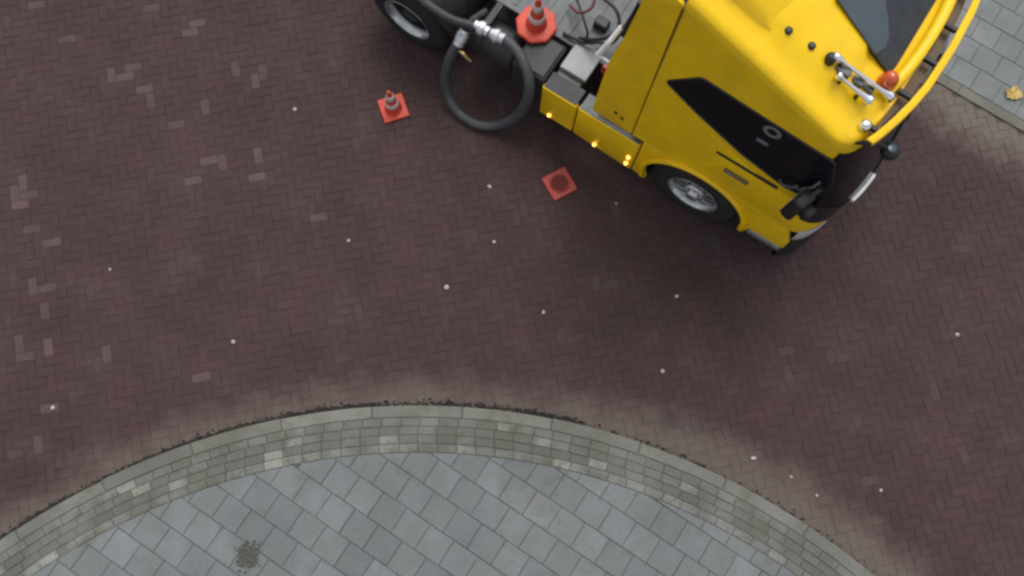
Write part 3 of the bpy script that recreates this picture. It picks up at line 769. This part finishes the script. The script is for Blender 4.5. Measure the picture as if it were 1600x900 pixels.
# wheels
def wheel(x, y, sg, rear=False):
    w = empty('wheel', (x, y, .52), 0, truck)
    hw = .15
    prof = [(.30, -hw), (.33, -hw - .004), (.40, -hw - .012), (.47, -hw - .004), (.505, -hw + .03), (.518, -hw + .07), (.52, 0), (.518, hw - .07), (.505, hw - .03), (.47, hw + .004), (.40, hw + .012), (.33, hw + .004), (.29, hw)]
    ty = obj('tyre', lathe(prof, 48, 'y', cap=False), 'rubber', w, smooth=True)
    tr = bmesh.new()
    for k in range(44):
        a = 2 * PI * k / 44
        b2 = box(-.022, .022, -.125, .125, .512, .526, .004, 1); bmesh.ops.rotate(b2, verts=b2.verts, matrix=Matrix.Rotation(a, 3, 'Y')); merge(tr, b2)
    obj('tread', tr, 'rubber', w, kind='stuff')
    if not rear:
        s = sg
        rim = obj('rim', lathe([(.295, s * .155), (.305, s * .162), (.30, s * .168), (.285, s * .15), (.268, s * .10), (.262, s * .0)], 40, 'y', cap=False), 'alloy', w, smooth=True)
        dk = lathe([(.266, s * .02), (.262, s * .0), (0, s * .0)], 32, 'y', cap=False); obj('rim_back', dk, 'black', w)
        for k in range(10):
            a = 2 * PI * k / 10
            b2 = bmesh.new()
            v8 = [b2.verts.new(p) for p in ((.10, s * .135, -.026), (.275, s * .085, -.03), (.275, s * .085, .03), (.10, s * .135, .026), (.10, s * .04, -.026), (.275, s * .02, -.03), (.275, s * .02, .03), (.10, s * .04, .026))]
            for q in ((0, 1, 2, 3), (4, 5, 6, 7), (0, 1, 5, 4), (1, 2, 6, 5), (2, 3, 7, 6), (3, 0, 4, 7)): b2.faces.new([v8[i] for i in q])
            bmesh.ops.recalc_face_normals(b2, faces=b2.faces[:]); bmesh.ops.rotate(b2, verts=b2.verts, matrix=Matrix.Rotation(a, 3, 'Y'))
            obj('spoke', b2, 'alloy', w)
        hub = obj('hub', lathe([(.125, s * .10), (.125, s * .14), (.11, s * .147), (.075, s * .15), (.07, s * .19), (.055, s * .2), (0, s * .2)], 28, 'y', cap=False), 'alloy', w, smooth=True)
        for k in range(10):
            a = 2 * PI * (k + .5) / 10
            obj('wheel_nut', lathe([(.013, s * .145), (.013, s * .172), (0, s * .173)], 6, 'y', (.098 * math.cos(a), 0, .098 * math.sin(a)), cap=False), 'chrome', w)
    else:
        s = sg
        rim = obj('rim', lathe([(.292, s * .155), (.306, s * .166), (.298, s * .17), (.28, s * .155), (.265, s * .08), (.263, s * .07)], 40, 'y', cap=False), 'alloy', w, smooth=True)
        obj('shaded_rim_barrel', lathe([(.264, s * .07), (.262, s * -.02), (.258, s * -.05)], 40, 'y', cap=False), 'chassis', w, smooth=True)  # dark material here paints in the shade inside the deep rear rim
        obj('shaded_rim_disc', lathe([(.262, s * -.04), (.235, s * -.055), (.14, s * -.06), (.13, s * -.02), (.10, s * .08), (.09, s * .10), (0, s * .10)], 32, 'y', cap=False), 'black', w, smooth=True)  # black likewise stands for shade at the bottom of the dish
    return w
wheel(0, -1.07, -1); wheel(0, 1.07, 1)
for y, s in ((-1.07, -1), (-.73, -1), (1.07, 1), (.73, 1)): wheel(-3.75, y, s, True)
for x in (0, -3.7): obj('axle', lathe([(.06, -.9), (.075, -.85), (.075, .85), (.06, .9)], 16, 'y', (x, 0, .52)), 'chassis', truck)
# black mudguards over the rear wheels
for sg in (-1, 1):
    ar = [(.62 * math.cos(a), .55 + .62 * math.sin(a)) for a in [math.radians(8 + 164 * k / 20) for k in range(21)]]
    mg = grid([[Vector((-3.7 + x, sg * y, z + dz)) for x, z in ar] for y, dz in ((1.24, -.05), (1.235, 0), (1.20, .02), (.9, .025), (.55, .02), (.55, -.01), (1.2, -.005), (1.225, -.05), (1.24, -.05))])
    bmesh.ops.recalc_face_normals(mg, faces=mg.faces[:])
    mud = sharp(obj('mudguard', mg, 'black', truck), 40)
    obj('mudguard_stay', tube([(-3.7, sg * .44, .9), (-3.7, sg * .6, 1.1), (-3.7, sg * 1.1, 1.18)], .025, 8), 'chassis', mud)
obj('rear_deck', box(-4.9, -3.0, -.5, .5, 1.0, 1.05, .01), 'chassis', truck)
# air lines curling behind the cab
for k, (col, pts) in enumerate((
        ('cable', [(905, 60, 1.06), (925, 62, 1.2), (950, 58, 1.35), (967, 40, 1.45), (962, 15, 1.5), (940, -5, 1.5)]),
        ('cable', [(880, 52, 1.06), (912, 66, 1.1), (935, 66, 1.15), (958, 66, 1.2), (990, 20, 1.6)]),
        ('redcable', [(890, 8, 1.1), (905, 20, 1.25), (925, 12, 1.35), (930, -10, 1.4)]),
        ('cable', [(900, -5, 1.15), (912, 30, 1.2), (918, 55, 1.15), (908, 62, 1.06)]))):
    obj('air_line', tube(catmull([ptk(*p) for p in pts], 8), .018 if k < 2 else .014, 8), col, truck, smooth=True)
obj('valve_block', box(-1.86, -1.7, -.42, -.3, 1.03, 1.14, .02), 'black', truck)

# ------------------------------------------------------------------ the hose that hangs from the pipe
hose = empty('hose', t2w(ptk(765, 195, 0)), 0, label='thick black hose hanging from the truck in a big loop onto the road', category='hose')
hloc = hose.location.copy()
hp = [(774, 56, 1.10), (790, 63, 1.12), (808, 80, 1.12), (821, 104, 1.08), (827, 130, .98), (823, 158, .74), (808, 181, .42), (786, 193, .19), (762, 197, .085), (737, 191, .06), (714, 173, .075), (700, 148, .19), (696, 120, .42), (702, 93, .66), (714, 70, .84), (722, 58, .92)]
hw_ = [px(*p) for p in hp]
path = catmull(hw_, 14)
hb = obj('hose_body', tube([p - hloc for p in path], .056, 16, ribs=.025), 'hose', hose, smooth=True)
def coupling(a, b, name, parent, big=.085, base=hloc):
    return obj(name, tube([a - base, a.lerp(b, .25) - base, a.lerp(b, .28) - base, a.lerp(b, .6) - base, a.lerp(b, .63) - base, b - base], [.064, .064, big, big, .066, .066], 16), 'alloy', parent)
coupling(px(768, 53, 1.09), px(789, 63, 1.12), 'coupling', hose)
coupling(px(727, 46, .98), px(716, 70, .85), 'coupling', hose, .075)
vb = px(724, 84, .78); vc = px(736, 96, .72)
obj('drain_valve', tube([px(714, 76, .80) - hloc, vb - hloc, vc - hloc], [.02, .024, .016], 10), 'brass', hose)
# bracket of the lower coupling on the truck's tank
a = ptk(727, 46, .98)
obj('pipe_stub', tube([a, a + Vector((.02, .12, .03)), (a.x + .05, -.85, .93)], .045, 10), 'chassis', truck)

# ------------------------------------------------------------------ traffic cones
def cone(loc, rz, s, label, kind='standing'):
    t = empty('traffic_cone', loc, rz, label=label, category='traffic cone', group='red traffic cones')
    hb = .155 * s
    bm = box(-hb, hb, -hb, hb, 0, .03 * s, .012 * s, 2)
    if kind == 'octagon':
        bm.free(); bm = lathe([(.0, 0), (.20 * s, 0), (.205 * s, .01), (.20 * s, .035 * s), (.185 * s, .042 * s), (0, .042 * s)], 8, 'z', cap=False)
    col = 'cone_dull' if kind == 'base' else 'cone'
    obj('base', bm, col, t)
    if kind == 'base':
        obj('collar', lathe([(.122 * s, .028), (.118 * s, .042), (.112 * s, .05), (.106 * s, .046), (.10 * s, .034)], 28, 'z', cap=False), col, t, smooth=True)
        obj('shaded_socket', lathe([(.104 * s, .036), (.07 * s, .033), (.0, .032)], 28, 'z', cap=False), 'shaded_socket', t, smooth=True)  # shallow dish; its dark colour stands for the shade of a deep hollow
        return t
    def r(h): return s * (.112 - .092 * (h / .46))
    secs = [(.03, .15, 'cone'), (.15, .22, 'cone_white'), (.22, .30, 'cone'), (.30, .38, 'cone_white'), (.38, .46, 'cone')]
    for a, b, c in secs:
        prof = [(r(a), a * s), (r(b), b * s)]
        if c == 'cone_white': prof = [(r(a) + .001, a * s), (r(a) + .004, a * s + .002), (r(b) + .004, b * s - .002), (r(b) + .001, b * s)]
        if b == .46: prof += [(r(b) * .8, b * s + .008), (0, b * s + .008)]
        obj('reflective_band' if c == 'cone_white' else 'cone_body', lathe(prof, 28, 'z', cap=False), c, t, smooth=True)
    return t
p = px(615, 170); cone((p.x, p.y, 0.003), math.radians(24), .98, 'small red traffic cone with pale bands standing on the road beside the hose')
p = px(874, 288); cone((p.x, p.y, 0.003), math.radians(33), 1.0, 'dull red cone base with shade painted dark into its open middle on the road below the skirt', 'base')
p = px(838, 40, 1.045); cone((p.x, p.y, 1.044), YAW + .3, 1.12, 'larger bright red traffic cone standing on the truck deck behind the cab', 'octagon')

# ------------------------------------------------------------------ litter on the road
def pebble(loc, r, seed, mt='gum', name='pebble'):
    q = random.Random(seed); bm = bmesh.new(); bmesh.ops.create_icosphere(bm, subdivisions=2, radius=1)
    ax, ay = q.uniform(.7, 1.1), q.uniform(.7, 1.1)
    for v in bm.verts:
        v.co = Vector((v.co.x * ax * r, v.co.y * ay * r, max(v.co.z, -.4) * r * .45)) * (1 + q.uniform(-.1, .1))
    return obj(name, bm, mt, None, smooth=True)
specks = [(461, 171, .026, 'white pebble left of the standing cone on the road'),
          (765, 292, .032, 'pale pebble on the road between the hose loop and the flat cone base'),
          (698, 449, .030, 'pale pebble on bare road near the middle of the picture'),
          (849, 488, .028, 'tiny white pebble below the flat cone base, mid road'),
          (365, 534, .036, 'bright round pebble on the left half of the road'),
          (1057, 463, .026, 'small pebble on the road below the front wheel'),
          (1035, 580, .026, 'small white pebble nearest above the round kerb, right of centre'),
          (1495, 523, .036, 'bright white pebble alone at the right side of the road'),
          (1177, 716, .032, 'grey pebble on the sandy strip at the right of the round kerb'),
          (1376, 766, .026, 'white pebble at the lower right of the road'),
          (545, 376, .024, 'faint small pebble below the standing cone, left of centre'),
          (772, 378, .026, 'faint pebble on the road below and left of the flat cone base'),
          (83, 637, .030, 'pale pebble at the lower left, above the kerb'),
          (172, 421, .020, 'tiny pebble among the pale bricks at the far left'),
          (963, 318, .022, 'tiny pebble on the road between the flat cone base and front wheel'),
          (1236, 745, .022, 'small reddish pebble at the lower right near the sandy strip'),
          (1276, 774, .022, 'reddish pebble just above the right end of the kerb')]
for k, (x, y, r, lab) in enumerate(specks):
    p = px(x, y); r *= .88; o = pebble(None, r, k); o.location = (p.x, p.y, .009 * r / .03); o.rotation_euler = (0, 0, k)
    o['label'] = lab; o['category'] = 'pebble'; o['group'] = 'pale pebbles on the road'
# a crumpled yellow leaf on the far pavement at the picture's edge
p = px(1583, 146, .023)
lf_ = bmesh.new(); q = random.Random(4)
ctr = lf_.verts.new((0, 0, .012)); rim_ = []
for k in range(22):
    a = 2 * PI * k / 22; rr = .085 * q.uniform(.65, 1.15)
    rim_.append(lf_.verts.new((rr * math.cos(a) * 1.25, rr * math.sin(a), .012 + q.uniform(0, .035))))
for k in range(22): lf_.faces.new((ctr, rim_[k], rim_[(k + 1) % 22]))
r_ = bmesh.ops.extrude_face_region(lf_, geom=lf_.faces[:]); bmesh.ops.translate(lf_, verts=[v for v in r_['geom'] if isinstance(v, bmesh.types.BMVert)], vec=(0, 0, -.004))
leaf = empty('fallen_leaf', (p.x, p.y, .020), .4, label='curled yellow leaf on the grey far pavement at the right edge', category='leaf')
obj('blade', lf_, 'leaf', leaf); obj('stalk', tube([(.10, 0, .012), (.16, .02, .008), (.2, .03, .006)], .005, 6), 'leaf', leaf)
